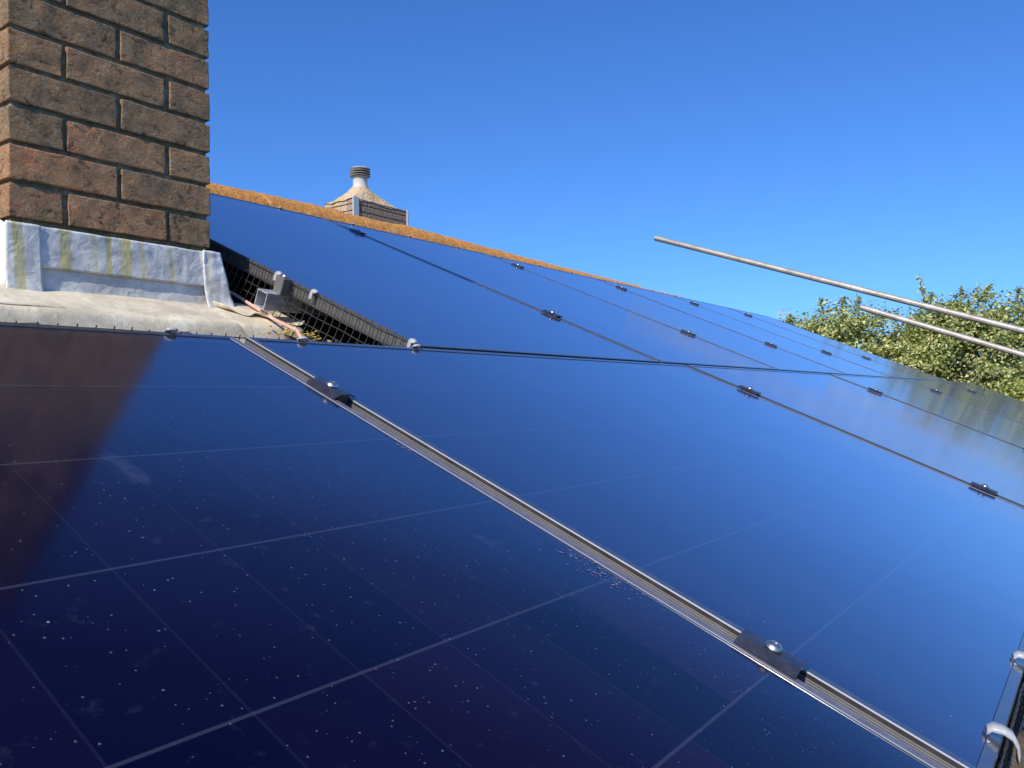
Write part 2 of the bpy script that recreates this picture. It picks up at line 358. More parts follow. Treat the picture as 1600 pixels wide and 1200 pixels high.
# ridge tiles
ry, rz = r2w(0, RIDGE_V, TW).y, r2w(0, RIDGE_V, TW).z
bm = bmesh.new(); TL = .445; rng = random.Random(3)
u = -4.2
while u < 8.3:
    dz = rng.uniform(-.004, .004); r0 = .137+rng.uniform(-.002, .002); ul = min(TL+.002, 8.32-u)
    def f(i, j, u=u, dz=dz, r0=r0, ul=ul):
        x = u+i*ul; a = math.pi*(-.06+1.12*j)
        rr = r0+(.003 if i > .93 else 0)-(.008 if i < .03 else 0)
        p = Vector((x, ry-math.cos(a)*rr, rz+.010+sag(x)+dz+math.sin(a)*rr))
        d = noise.noise(p*14)*.002+noise.noise(p*45)*.003+noise.noise(p*110)*.0035
        return p+Vector((0, -math.cos(a), math.sin(a)))*d-H0
    grid(bm, 44, 22, f); u += TL
link('ridge', bm, M['ridge'], house, smooth=True)

# ------------------------------------------------------------------ brick chimney
C0 = r2w(-.843, .6047, .0104)            # front left corner, bottom bed joint
ch = empty('chimney', C0, 0, label='tall brown brick chimney stack with streaked lead flashing at its foot, nearest on the left', cat='chimney')
def add_brick(bm, lay, x0, x1, y0, y1, z0, z1, rng, cuts=True):
    b2 = bmesh.new(); box(b2, x0, x1, y0, y1, z0, z1)
    def cut(axis, a, b, step):
        n = max(1, int((b-a-.006)/step))
        for c_ in [a+.001, a+.0022, b-.0022, b-.001]+[a+.0035+(b-a-.007)*k/n for k in range(0, n+1)]:
            co = [0, 0, 0]; no = [0, 0, 0]; co[axis] = c_; no[axis] = 1
            bmesh.ops.bisect_plane(b2, geom=b2.verts[:]+b2.edges[:]+b2.faces[:], plane_co=co, plane_no=no)
    if cuts:
        cut(0, x0, x1, .009); cut(1, y0, y1, .012); cut(2, z0, z1, .008)
    c = Vector(((x0+x1)/2, (y0+y1)/2, (z0+z1)/2)); hx, hy, hz = (x1-x0)/2, (y1-y0)/2, (z1-z0)/2
    off = Vector((rng.uniform(0, 50), rng.uniform(0, 50), rng.uniform(0, 50))); rad = .0024
    tone = (rng.random(), rng.random(), rng.random(), 1)
    tilt = rng.uniform(-.006, .006); jx, jy = rng.uniform(-.0015, .0015), rng.uniform(-.002, .002)
    mp = {}
    for v_ in b2.verts:
        p = v_.co-c
        d = Vector((max(0, abs(p.x)-(hx-rad)), max(0, abs(p.y)-(hy-rad)), max(0, abs(p.z)-(hz-rad))))
        if d.length > rad: # round edges
            sg = Vector((math.copysign(1, p.x), math.copysign(1, p.y), math.copysign(1, p.z)))
            core = Vector((min(abs(p.x), hx-rad)*sg.x, min(abs(p.y), hy-rad)*sg.y, min(abs(p.z), hz-rad)*sg.z))
            dd = Vector((d.x*sg.x, d.y*sg.y, d.z*sg.z)); p = core+dd*(rad/d.length)
        q = p+off
        n_ = Vector((noise.noise(q*28), noise.noise(q*28+Vector((9, 0, 0))), noise.noise(q*28+Vector((0, 9, 0)))))
        n2 = noise.noise(q*85); n3 = noise.noise(q*11)
        edge = 1 if d.length > .2*rad else .75
        ax = max(((abs(p.x)/hx, 0), (abs(p.y)/hy, 1)))[1]
        p = p+n_*.0015*edge; g = math.copysign(1, p[ax]); p[ax] += g*(n2*.0010+n3*.0014)
        p.z += p.x*tilt+jy*0
        mp[v_] = bm.verts.new(c+p+Vector((jx, jy, 0)))
    for f_ in b2.faces:
        nf = bm.faces.new([mp[x] for x in f_.verts]); nf.smooth = True
        for l in nf.loops: l[lay] = tone
    b2.free()
CW, CD = .440, .665; NC = 21
def brick_layout(odd):
    L = []; b, g, h = .215, .010, .1025
    if odd:    # half / stretcher / half on the face, three stretchers on the flank
        xs = [(0, h), (h+g, h+g+b), (h+2*g+b, CW)]
        L += [(xs[1][0], xs[1][1], 0, h), (xs[1][0], xs[1][1], CD-h, CD)]
        for x0, x1 in (xs[0], xs[2]):
            for k in range(3): L.append((x0, x1, k*(b+g), k*(b+g)+b))
    else:
        for x0, x1 in ((0, b), (b+g, CW)):
            for y0, y1 in ((0, h), (CD-h, CD)): L.append((x0, x1, y0, y1))
        for x0, x1 in ((0, h), (CW-h, CW)):
            for k in range(2): L.append((x0, x1, h+g+k*(b+g), h+g+k*(b+g)+b))
    return L
bm = bmesh.new(); lay = bm.loops.layers.color.new('tone'); rng = random.Random(11)
for k in range(-2, NC):
    z0 = k*.075+.0048
    for (x0, x1, y0, y1) in brick_layout(k % 2 == 0):
        vis = (y0 < .01 or x0 < .01) and -1 < k < 9 or (x1 > .43 and -1 < k < 9)
        add_brick(bm, lay, x0, x1, y0, y1, z0, z0+.0654, rng, vis)
link('brick_stack', bm, M['brick'], ch, recalc=True)
bm = bmesh.new()
def fm(face):
    def f(i, j):
        z = -.33+j*(NC*.075+.33)
        x, y = {'f': (i*CW, 0), 'b': (i*CW, CD), 'l': (0, i*CD), 'r': (CW, i*CD)}[face]
        r_ = .0068+.0020*noise.noise(Vector((x*30, y*30, z*30)))+.0012*noise.noise(Vector((x*90, y*90, z*90)))
        x = min(max(x, r_), CW-r_); y = min(max(y, r_), CD-r_)
        return (x, y, z)
    return f
for fc in 'fblr': grid(bm, 60, 220, fm(fc))
link('mortar', bm, M['mortar'], ch, smooth=True)
bm = bmesh.new(); box(bm, -.03, CW+.03, -.03, CD+.03, NC*.075, NC*.075+.05, .008)
link('cap', bm, M['mound'], ch)

# --- lead flashing (local to chimney, world axes)
def cr(u, v, w): return r2w(u, v, w)-C0
FL_B = cr(0, .56, -.108).z               # foot of the upstand
def ycrease(z): # slight outward lean of the lead towards the foot
    t = min(1, max(0, (0-z)/.14)); return -.006-.010*t*t
def up_sheet(name, x0, x1, z0, z1, lift, nx, nz, tilt0=0, tilt1=0, amp=.0035, foot=0, mat='lead', lab=None):
    bm = bmesh.new()
    def f(i, j):
        z = z0+(z1-z0)*j; x = x0+(x1-x0)*i
        x += tilt0*(1-j)*(1-i)+tilt1*(1-j)*i
        y = ycrease(z)-lift-foot*max(0, (.35-j)/.35)**2
        p = Vector((x*3, z*3, lift*90))
        y += amp*noise.noise(p*7)+amp*.5*noise.noise(p*22)
        z += .0015*noise.noise(Vector((x*25, 3, lift*100)))
        return (x, y, z)
    grid(bm, nx, nz, f)
    o = link(name, bm, M[mat], ch, smooth=True); solid(o, .002, 1)
    if lab: o['label'] = lab
    return o
up_sheet('flashing_lower_strip', .03, .43, FL_B-.028, -.070, .004, 60, 12, amp=.0010, foot=.010, mat='leadplain', lab='smooth blue grey lower lead strip')
up_sheet('flashing_upstand', .03, .43, -.090, -.009, .0085, 80, 20, amp=.0016, lab='crinkled lead upstand with yellow green lichen streaks')
up_sheet('flashing_corner', -.014, .050, FL_B-.030, -.008, .0125, 14, 26, tilt0=-.004, amp=.0015, foot=.003, lab='corner piece of lead with a broad lichen streak')
up_sheet('flashing_corner', .405, .452, FL_B-.018, -.007, .012, 12, 26, tilt0=.004, tilt1=.032, amp=.0035, foot=.006, lab='leaning right corner piece of crinkled lead')
# flank flashings
for sx in (0, 1):
    bm = bmesh.new()
    def f(i, j, sx=sx):
        y = -.014+(CD+.03)*i; zr = (y*K)*S/K*1.0
        zb = FL_B-.02+y*math.tan(TH); z = zb+(-FL_B+.012)*j+.07*max(0, 0)*j
        off = .008+.006*(1-j)*(1-j)+.0010*noise.noise(Vector((y*20, z*20, sx*5)))
        return ((-off) if not sx else (CW+off), y, z)
    grid(bm, 40, 10, f); o = link('flashing_flank', bm, M['lead'], ch, smooth=True); solid(o, .002, 0)
# apron lying on the tiles (roof coordinates)
def apron_w(u, v):
    w = -.104
    if v > .55: w += min(.02, (v-.55)**2*10)
    if v < .405: t = min(1, (.405-v)/.05); w -= .038*t*t*(3-2*t)
    w += .0030*noise.noise(Vector((u*7, v*7, 1)))+.0006*noise.noise(Vector((u*22, v*22, 1)))
    return w
bm = bmesh.new()
def f(i, j):
    u = -1.75+1.50*i; v = .20+(.40 if u < -.42 else .345)*j
    vv = v+.008*noise.noise(Vector((u*5, 0, 2)))
    if i > .93: u += .02*noise.noise(Vector((v*14, 4, 4)))
    return cr(u, v, apron_w(u, vv))
grid(bm, 150, 50, f); solid(link('lead_apron', bm, M['apron'], ch, smooth=True), .002, 0)
bm = bmesh.new()    # upper overlapping sheet with the curled wavy edge
def f(i, j):
    u0, u1 = -.425, -.235
    u = u0+(u1-u0)*i
    ve = .535-.115*(1-(1-i)**1.8)-.012*math.sin(i*9)-.006*math.sin(i*23)
    if i < .12: ve += .012*(1-i/.12)
    v = .556+(ve-.556)*j
    curl = max(0, (j-.72)/.28)
    w = apron_w(u, v)+.0045+.010*curl*curl*(.5+.5*math.sin(i*13+.6))+.002*noise.noise(Vector((u*22, v*22, 5)))
    return cr(u, v, w)
grid(bm, 60, 24, f); solid(link('apron_overlap', bm, M['apron'], ch, smooth=True), .0022, 0)
bm = bmesh.new()    # left overlap, its free edge shows as a thin dark line
def f(i, j):
    u = -1.7+.905*i; ve = .414+.003*math.sin(u*16)
    v = .60+(ve-.60)*j
    return cr(u, v, apron_w(u, v)+.0004+.0022*max(0, (j-.8)/.2)*min(1, (1-i)/.08))
grid(bm, 90, 12, f); solid(link('apron_overlap', bm, M['apron'], ch, smooth=True), .001, 0)

# ------------------------------------------------------------------ solar panels
LP, SP = 1.742, 1.154
RU, UU = -.732, -.290          # seam nearest to the camera / left edge of the upper row
def panel_geo(W, Hh, long_x, pale_right=False):
    # local origin: lower left corner of the frame at the top surface
    lip = .0125; gl = -.0016
    prof = [(.0145, gl-.0012), (lip+.0008, gl-.0012), (lip+.0004, -.0006), (lip-.0008, 0), (.0014, 0), (0, -.0012), (0, -.0054)]
    for k in range(4):
        z = -.0060-k*.0026; prof += [(-.0007, z), (-.0007, z-.0008), (0, z-.0010)]
    prof += [(0, -.035), (.028, -.035)]
    bm = bmesh.new(); rings = []
    for o, z in prof:
        rings.append([bm.verts.new(p) for p in ((o, o, z), (W-o, o, z), (W-o, Hh-o, z), (o, Hh-o, z))])
    for a, b in zip(rings, rings[1:]):
        for k in range(4):
            fc = bm.faces.new((a[k], a[(k+1)%4], b[(k+1)%4], b[k]))
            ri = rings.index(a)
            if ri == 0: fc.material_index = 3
            elif k == 1 and pale_right: fc.material_index = 2 if ri in (2, 4) else (3 if ri == 1 else 1)
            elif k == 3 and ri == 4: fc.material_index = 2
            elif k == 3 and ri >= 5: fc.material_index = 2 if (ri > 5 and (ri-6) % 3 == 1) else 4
    return bm
GM = {}
def glass_geo(W, Hh, long_x):
    bm = bmesh.new(); uvl = bm.loops.layers.uv.new('UVMap'); lip = .0138
    nx, ny = (14, 10)
    sagz = lambda x, y: -.0016-.0009*math.sin(math.pi*x/W)*math.sin(math.pi*y/Hh)
    g = [[bm.verts.new((lip+(W-2*lip)*i/nx, lip+(Hh-2*lip)*j/ny, 0)) for j in range(ny+1)] for i in range(nx+1)]
    for r_ in g:
        for v_ in r_: v_.co.z = sagz(v_.co.x, v_.co.y)
    for i in range(nx):
        for j in range(ny):
            fc = bm.faces.new((g[i][j], g[i+1][j], g[i+1][j+1], g[i][j+1]))
            for l in fc.loops:
                x, y = l.vert.co.x, l.vert.co.y
                l[uvl].uv = (x, Hh-y) if long_x else (y, x)
    vs_ = [v_ for r_ in g for v_ in r_]
    # underside sheet
    q = [bm.verts.new(p) for p in ((lip, lip, -.006), (W-lip, lip, -.006), (W-lip, Hh-lip, -.006), (lip, Hh-lip, -.006))]
    bm.faces.new(q[::-1]); return bm
def make_panel(u, v, w, W, Hh, long_x, label, group, pale_bar=False, tilt=(0, 0), bright=False):
    e_ = roof_empty('solar_panel', u, v, w, label=label, cat='solar panel', group=group)
    e_.rotation_euler = (TH+tilt[0], tilt[1], 0)
    link('frame', panel_geo(W, Hh, long_x, pale_bar), [M['frame'], M['pale_bar'], M['edge'] if bright == 1 else M['wallm'], M['gasket'], (M['dullside'], M['wallm'], M['litside'])[int(bright)]], e_)
    link('glass', glass_geo(W, Hh, long_x), M['glass'], e_, smooth=True, recalc=False)
    return e_
LW, LH = 1.716, 1.144; UW, UH = 1.134, 1.724
lower_lab = ['dark navy solar panel filling the bottom left, with the chimney reflected in it',
 'wide blue solar panel right of the near aluminium seam in the lower row',
 'solar panel of the lower row crossed by pale cloudlike reflections, third along',
 'narrow looking lower row solar panel reflecting the trees, fourth along',
 'fifth lower row solar panel, grey green with reflected leaves',
 'farthest lower row solar panel at the roof end, under the trees']
rt = random.Random(5)
for k in range(6):
    u0 = RU-LP+k*LP+.013
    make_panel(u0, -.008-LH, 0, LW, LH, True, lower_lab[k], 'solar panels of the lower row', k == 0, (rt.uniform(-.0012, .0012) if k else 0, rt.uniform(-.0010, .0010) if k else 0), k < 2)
upper_lab = ['upper row solar panel beside the chimney with wire mesh along its left edge',
 'second upper row solar panel from the chimney, below the far chimney pot',
 'third upper row solar panel from the chimney, between the second and third seams',
 'fourth upper row solar panel, under the end of the orange ridge',
 'fifth upper row solar panel, last but one before the roof end',
 'farthest upper row solar panel at the roof end, narrowest sliver of the row']
for k in range(6):
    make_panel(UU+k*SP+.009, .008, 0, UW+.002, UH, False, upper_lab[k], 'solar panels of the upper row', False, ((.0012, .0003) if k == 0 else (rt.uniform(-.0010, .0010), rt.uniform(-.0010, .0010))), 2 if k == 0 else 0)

# dried splashes beside the near seam
near = [o for o in bpy.data.objects if o.get('label') == lower_lab[0]][0]
n0 = (RU-LP+.013, -.008-LH)
bm = bmesh.new(); rng = random.Random(17)
def fleck(u, v, a, b, ang, w):
    x, y = u-n0[0], v-n0[1]; k = rng.randint(6, 9); P_ = []
    for i in range(k):
        t = 2*math.pi*i/k; r_ = rng.uniform(.65, 1.2); p, q = a*r_*math.cos(t), b*r_*math.sin(t)
        P_.append(bm.verts.new((x+p*math.cos(ang)-q*math.sin(ang), y+p*math.sin(ang)+q*math.cos(ang), w)))
    bm.faces.new(P_)
for (u, v, n_, su, sv) in ((-.772, -.780, 70, .012, .022), (-.774, -.755, 60, .014, .022), (-.772, -.725, 26, .006, .008), (-.764, -.440, 34, .003, .010)):
    for k in range(n_):
        uu = u+rng.gauss(0, su); vv = v+rng.gauss(0, sv)
        if uu > -.7345: continue
        a = rng.uniform(.0003, .0009) if rng.random() < .88 else rng.uniform(.0009, .0019)
        fleck(uu, vv, a*1.6, a*.6, rng.gauss(-.6, .5), .0006 if uu > -.752 else -.0008)
d_ = link('dirt_splashes', bm, Mat('dried_dropping', (.20,.20,.25), .8).m, near); d_['kind'] = 'stuff'

# rails under the rows
def rail(u0, u1, v, w0, label):
    e_ = roof_empty('mounting_rail', u0, v, w0, label=label, cat='rail', group='aluminium rails under the solar panels')
    bm = bmesh.new(); L = u1-u0; t = .0025; a, h = .019, .041
    # channel with a slot on top and open ends
    outer = [(-a, 0), (a, 0), (a, -h), (-a, -h)]
    for (y0, y1, z0, z1) in ((-a+t, a-t, -h, -h+t), (-a, -a+t, -h, 0), (a-t, a, -h, 0), (-a+t, a-t, -t, 0)):
        box(bm, 0, L, y0, y1, z0, z1)
    for z in (-.012, -.026): box(bm, 0, L, -a-.0012, -a, z-.003, z)
    link('rail_profile', bm, M['alu'], e_)
    return e_
rail(UU-.054, 6.7, .4605, -.036, 'open ended aluminium rail sticking out through the mesh')
rail(UU-.02, 6.7, 1.40, -.036, 'upper aluminium rail hidden under the top of the upper row')
# end clamp gripping the first upper panel
e_ = roof_empty('end_clamp', UU-.003, .452, 0, label='grey block clamp on the open rail end at the panel edge', cat='clamp')
bm = bmesh.new(); box(bm, -.019, .006, -.014, .016, -.036, .004, .0012); link('clamp_block', bm, Mat('grey_block', (.17,.16,.15), .5, .3).m, e_)
bm = bmesh.new(); lathe(bm, [(.0085, .005), (.009, .007), (.0065, .0105), (.002, .012)], 20, (-.006, 0)); link('bolt', bm, M['bolt'], e_, smooth='auto')
# ---- mid clamps
def clamp_master():
    e_ = roof_empty('panel_clamp', 0, 0, 0, cat='clamp', group='mid clamps between the solar panels')
    bm = bmesh.new()
    hl = .033
    prof = [(-.0215, .0015), (-.0110, .0080), (.0085, .0088), (.0195, .0045), (.0195, .0025), (.0080, .0066), (-.0103, .0060), (-.0205, .0003)]
    A = [bm.verts.new((x, -hl, z)) for x, z in prof]; B = [bm.verts.new((x, hl, z)) for x, z in prof]
    for i in range(len(prof)): bm.faces.new((A[i], A[(i+1) % len(A)], B[(i+1) % len(A)], B[i]))
    bm.faces.new(A[::-1]); bm.faces.new(B)
    link('clamp_cap', bm, M['clamp'], e_)
    bm = bmesh.new(); box(bm, -.010, .010, -.030, .024, -.034, .0058); link('clamp_body', bm, M['mesh'], e_)
    bm = bmesh.new(); lathe(bm, [(.0085, .0085), (.0092, .0098), (.0082, .0122), (.0058, .0142), (.0030, .0150), (.0028, .0132)], 24)
    link('bolt', bm, M['bolt'], e_, smooth='auto')
    return e_
cm = clamp_master(); first = [True]
def put_clamp(u, v, label):
    o = cm if first[0] else copy_tree(cm)
    first[0] = False; o.location = r2w(u, v, .0004); o['label'] = label
ordn = ['first', 'second', 'third', 'fourth', 'fifth']
put_clamp(RU-.0005, -.243, 'upper clamp with domed bolt on the wide grooved seam in front')
put_clamp(RU-.0005, -.945, 'lower clamp with domed bolt on the wide grooved seam in front, nearest of all')
for k in range(1, 5):
    put_clamp(RU+k*LP, -.243, 'upper of two clamps on the %s lower row seam beyond the wide grooved one' % ordn[k-1])
    if k < 3: put_clamp(RU+k*LP, -.945, 'lower of two clamps on the %s lower row seam beyond the wide grooved one' % ordn[k-1])
for k in range(5):
    put_clamp(UU+(k+1)*SP, 1.505, 'clamp near the ridge on the %s upper row seam from the chimney' % ordn[k])
    put_clamp(UU+(k+1)*SP, .4605, 'clamp in the lower half of the %s upper row seam from the chimney' % ordn[k])

# ------------------------------------------------------------------ wire mesh and its clips
def mesh_strip(path, n_along, step, start, direction, rng, r=.00105):
    """path: list of (out, w) cross section; direction 'u' or 'v'"""
    bm = bmesh.new()
    def P(s_, o, w):
        j = .0022*noise.noise(Vector((s_*11, o*30, w*30))); 
        return r2w(start[0]+(s_ if direction == 'u' else -o+j), start[1]+(s_ if direction == 'v' else o+j), w+j*.6)
    segs = [Vector(p) for p in path]; L = [0]
    for a, b in zip(segs, segs[1:]): L.append(L[-1]+(b-a).length)
    def at(t):
        for i in range(len(segs)-1):
            if t <= L[i+1]+1e-9: q = (t-L[i])/(L[i+1]-L[i]); return segs[i].lerp(segs[i+1], q)
        return segs[-1]
    for k in range(n_along+1):
        s_ = k*step; tip = rng.uniform(.000, .0025)
        pts = [P(s_, *(at(t))) for t in np.linspace(0, L[-1], 7)]
        pts[0] = pts[0]+Vector((0, 0, tip)); tube(bm, pts, r, 5)
    nrow = int(L[-1]/step)
    for j in range(nrow+1):
        t = .004+j*step
        if t > L[-1]: break
        a = at(t); tube(bm, [P(s_, a.x, a.y) for s_ in np.linspace(0, n_along*step, n_along*2+1)], r, 5)
    return bm
rng = random.Random(8)
tag(link('bird_mesh', mesh_strip([(0.004, .002), (.006, -.035), (.013, -.07), (.026, -.105), (.036, -.125)], 70, .0235, (UU+.006, .008), 'v', rng), M['mesh']),
    'black square wire mesh along the left edge of the upper panel beside the chimney', 'wire mesh', 'bird proofing mesh round the panels')
tag(link('bird_mesh', mesh_strip([(0.000, .0010), (.003, -.03), (.004, -.09)], 52, .0262, (-1.62, -.006), 'u', rng), M['mesh']),
    'black wire mesh behind the top edge of the bottom left panel, only its tips showing', 'wire mesh', 'bird proofing mesh round the panels')
tag(link('bird_mesh', mesh_strip([(-.002, .002), (-.006, -.03), (-.012, -.085), (-.03, -.118)], 300, .0235, (-2.4, -1.154), 'u', rng), M['mesh']),
    'black wire mesh along the bottom edge of the lower row, at the lower right corner', 'wire mesh', 'bird proofing mesh round the panels')
def clip_master():
    e_ = roof_empty('mesh_clip', 0, 0, 0, cat='clip', group='white discs clipping the mesh to the panels')
    bm = bmesh.new(); lathe(bm, [(.0110, -.001), (.0128, .0006), (.0124, .0026), (.0095, .0050), (.0055, .0064), (.002, .0068)], 22)
    bmesh.ops.scale(bm, vec=(1, .75, 1), verts=bm.verts)
    bmesh.ops.rotate(bm, cent=(0, 0, 0), matrix=Matrix.Rotation(R(-28), 3, 'X'), verts=bm.verts); bmesh.ops.translate(bm, vec=(0, .003, .0030), verts=bm.verts)
    link('disc', bm, M['clip'], e_, smooth='auto')
    bm = bmesh.new(); box(bm, -.0065, .0065, -.001, .001, -.020, .002, .0006); bmesh.ops.translate(bm, vec=(0, .0135, 0), verts=bm.verts)
    link('stem', bm, M['clip'], e_)
    return e_
km = clip_master(); kf = [True]
def put_clip(u, v, rz, label, sc=1):
    o = km if kf[0] else copy_tree(km)
    kf[0] = False; o.matrix_world = Matrix.Translation(r2w(u, v, .0005)) @ Matrix.Rotation(TH, 4, 'X') @ Matrix.Rotation(rz, 4, 'Z') @ Matrix.Scale(sc*.78, 4); o['label'] = label
put_clip(-.853, -.012, 0, 'white disc clip under the chimney apron, leftmost on the lower row edge')
put_clip(-.603, -.012, 0, 'white disc clip at the foot of the pink copper pipe')
put_clip(-.310, -.012, 0, 'lower of the two white clips where the mesh triangle closes')
put_clip(-.286, .024, R(90), 'upper of the two white clips where the mesh triangle closes')
put_clip(-.286, .49, R(90), 'white disc clip just left of the grey end clamp')
put_clip(-.286, .353, R(90), 'white disc clip on the mesh edge right of the grey end clamp')
for k, u in enumerate([.636, 1.04, 1.41, 1.78, 2.16, 2.54, 2.91, 3.33, 3.70, 4.05, 4.47]):
    put_clip(u, 1.735, 0, 'tiny white clip on the top panel edge under the orange ridge, %s from the chimney' % (ordn+['sixth', 'seventh', 'eighth', 'ninth', 'tenth', 'eleventh'])[k], .9)
for u, lab in ((-.612, 'large white strap clip at the lower right corner'), (-.330, 'white strap clip cut by the right picture edge, above the corner one')):
    e_ = roof_empty('strap_clip', u, -1.152, 0, label=lab, cat='clip', group='white strap clips on the bottom edge of the lower row')
    bm = bmesh.new(); pts = [(-.002, .016, .0012), (0, .013, .0060), (0, .004, .0088), (0, -.005, .0080), (0, -.012, .002), (0, -.016, -.005), (0, -.018, -.011)]
    g = []
    for p in pts: g.append([bm.verts.new((x+p[0], p[1]+x*.25, p[2]+z)) for x, z in ((-.0085, -.001), (-.0062, .0034), (.0062, .0034), (.0085, -.001), (.0, -.0024))])
    for a, b in zip(g, g[1:]):
        for k in range(5): bm.faces.new((a[k], a[(k+1) % 5], b[(k+1) % 5], b[k]))
    bm.faces.new(g[0]); bm.faces.new(g[-1]); link('strap', bm, M['clip'], e_, smooth=True)
    bm = bmesh.new(); lathe(bm, [(.0018, 0), (.0018, .0008), (.0008, .0011)], 10, (-.025, .011)); link('rivet', bm, M['clip'], e_, smooth=True)

# pink copper pipe on the apron
bm = bmesh.new(); tube(bm, [r2w(-.312, .68, -.088), r2w(-.313, .60, -.089), r2w(-.318, .50, -.090), r2w(-.332, .40, -.088), r2w(-.345, .31, -.080), r2w(-.40, .20, -.085)], .0040, 10)
for t in (.375,): tube(bm, [r2w(-.333 if t > .37 else -.343, t+.004, -.087), r2w(-.334 if t > .37 else -.344, t-.004, -.087)], .0052, 10)
tag(link('copper_pipe', bm, M['copper'], smooth='auto'), 'thin pink copper pipe lying across the lead beside the chimney', 'pipe')
# lichen crumbs by the pipe
bm = bmesh.new(); rng = random.Random(2)
for k in range(60):
    u = -.33+rng.gauss(0, .035)+.03; v = .34+rng.gauss(0, .035); c = r2w(u, v, -.101+rng.uniform(0, .004)); s_ = rng.uniform(.002, .006)
    r_ = bmesh.ops.create_icosphere(bm, subdivisions=1, radius=s_, matrix=Matrix.Translation(c) @ Matrix.Scale(.5, 4, (0, 0, 1)))
tag(link('lichen', bm, Mat('yellow_lichen', (.50, .36, .06), .95).m), 'crumbly yellow lichen round the foot of the pipe', 'lichen', kind='stuff')

# ------------------------------------------------------------------ scaffold poles
def pole(P0, P1, label):
    P0, P1 = Vector(P0), Vector(P1); d = (P1-P0).normalized(); P1 = P1+d*2.2
    e_ = empty('scaffold_pole', P1, 0, label=label, cat='scaffold pole', group='steel scaffold poles above the roof')
    bm = bmesh.new(); r0, r1 = .0242, .0205
    o = P0-P1
    n = 24; z = Vector((0, 0, 1)); a = d.cross(z).normalized(); b = a.cross(d)
    def ring(c, r_): return [bm.verts.new(c+(a*math.cos(2*math.pi*k/n)+b*math.sin(2*math.pi*k/n))*r_) for k in range(n)]
    L = (P1-P0).length; ns = 30
    rs = [ring(o+d*.15, r1), ring(o, r1)]+[ring(o+d*(L*k/ns), r0) for k in range(ns+1)]
    for p, q in zip(rs, rs[1:]):
        for k in range(n): bm.faces.new((p[k], p[(k+1) % n], q[(k+1) % n], q[k]))
    bm.faces.new(rs[0]); link('tube', bm, M['steel'], e_, smooth='auto')
    return e_
pole((5.5, 2.26, 1.39), (5.5, -.657, .335), 'longer grey scaffold pole reaching across open sky above the trees')
pole((6.0, .574, .648), (6.0, -.617, .178), 'shorter grey scaffold pole in front of the trees, below the longer one')

# ------------------------------------------------------------------ far chimney beyond the ridge
fc = empty('chimney', (4.79, 5.54, 1.2), 0, label='small low chimney with mortar mound and white pot rising beyond the ridge', cat='chimney')
bm = bmesh.new(); rng = random.Random(4)
W_, D_ = .86, .46
for k in range(12):
    z1 = .962-k*.075; off = .1125 if k % 2 else 0
    x = .215-off
    for (fx0, fy0, horiz, LL) in ((.002, -.004, True, W_-.002), (0, .10, False, D_-.1), (.105, D_-.10, True, W_-.105), (W_-.10, .10, False, D_-.2)):
        t = -off if LL > .3 else 0
        while t < LL-.01:
            t0, t1 = max(0, t), min(LL, t+.215)
            if t1-t0 > .02:
                if horiz: box(bm, fx0+t0, fx0+t1, fy0, fy0+.10, z1-.065, z1, .004)
                else: box(bm, fx0, fx0+.10, fy0+t0, fy0+t1, z1-.065, z1, .004, mi=1)
            t += .225
link('brick_stack', bm, [M['farbrick'], M['mound']], fc)
bm = bmesh.new(); box(bm, .012, W_-.012, .012, D_-.012, -1.4, .955); link('mortar', bm, M['mortar'], fc)
bm = bmesh.new()
px, py = .33, .23
def f(i, j):
    a = 2*math.pi*i; dx, dy = math.cos(a), math.sin(a)
    # rectangle edge in this direction, measured from the pot
    hx = (W_+.005-px) if dx > 0 else (px+.012); hy = (D_+.01-py) if dy > 0 else (py+.008)
    re = 1/max(abs(dx)/hx, abs(dy)/hy); re = min(re, 1.0)
    r_ = .10+(re-.10)*j; z = .945+.21*(1-j)**1.35
    n_ = .02*noise.noise(Vector((dx*r_*9, dy*r_*9, z*9)))+.010*noise.noise(Vector((dx*r_*30, dy*r_*30, 3)))
    return (px+dx*r_, py+dy*r_, z+n_)
grid(bm, 72, 18, f); link('mortar_mound', bm, M['mound'], fc, smooth=True)
bm = bmesh.new(); box(bm, -.012, .075, -.014, 0.0, .62, .975, .003); link('white_trim', bm, M['white'], fc)
bm = bmesh.new(); box(bm, W_-.012, W_+.018, -.014, 0.03, .62, .962, .003); link('white_trim', bm, M['white'], fc)
pt = bmesh.new(); lathe(pt, [(.098, 1.10), (.096, 1.165), (.082, 1.185), (.080, 1.275), (.088, 1.29)], 36, (px, py)); pot = link('chimney_pot', pt, M['pot'], fc, smooth='auto')
bm = bmesh.new(); 
for z in (1.300, 1.328, 1.356): lathe(bm, [(.085, z-.002), (.116, z-.004), (.118, z), (.09, z+.003)], 36, (px, py))
lathe(bm, [(.105, 1.376), (.116, 1.380), (.10, 1.390), (.03, 1.396)], 36, (px, py)); link('louvre_rings', bm, M['pot'], fc, smooth='auto')
bm = bmesh.new(); lathe(bm, [(.080, 1.29), (.080, 1.378)], 24, (px, py)); link('louvre_core', bm, M['potdark'], fc)

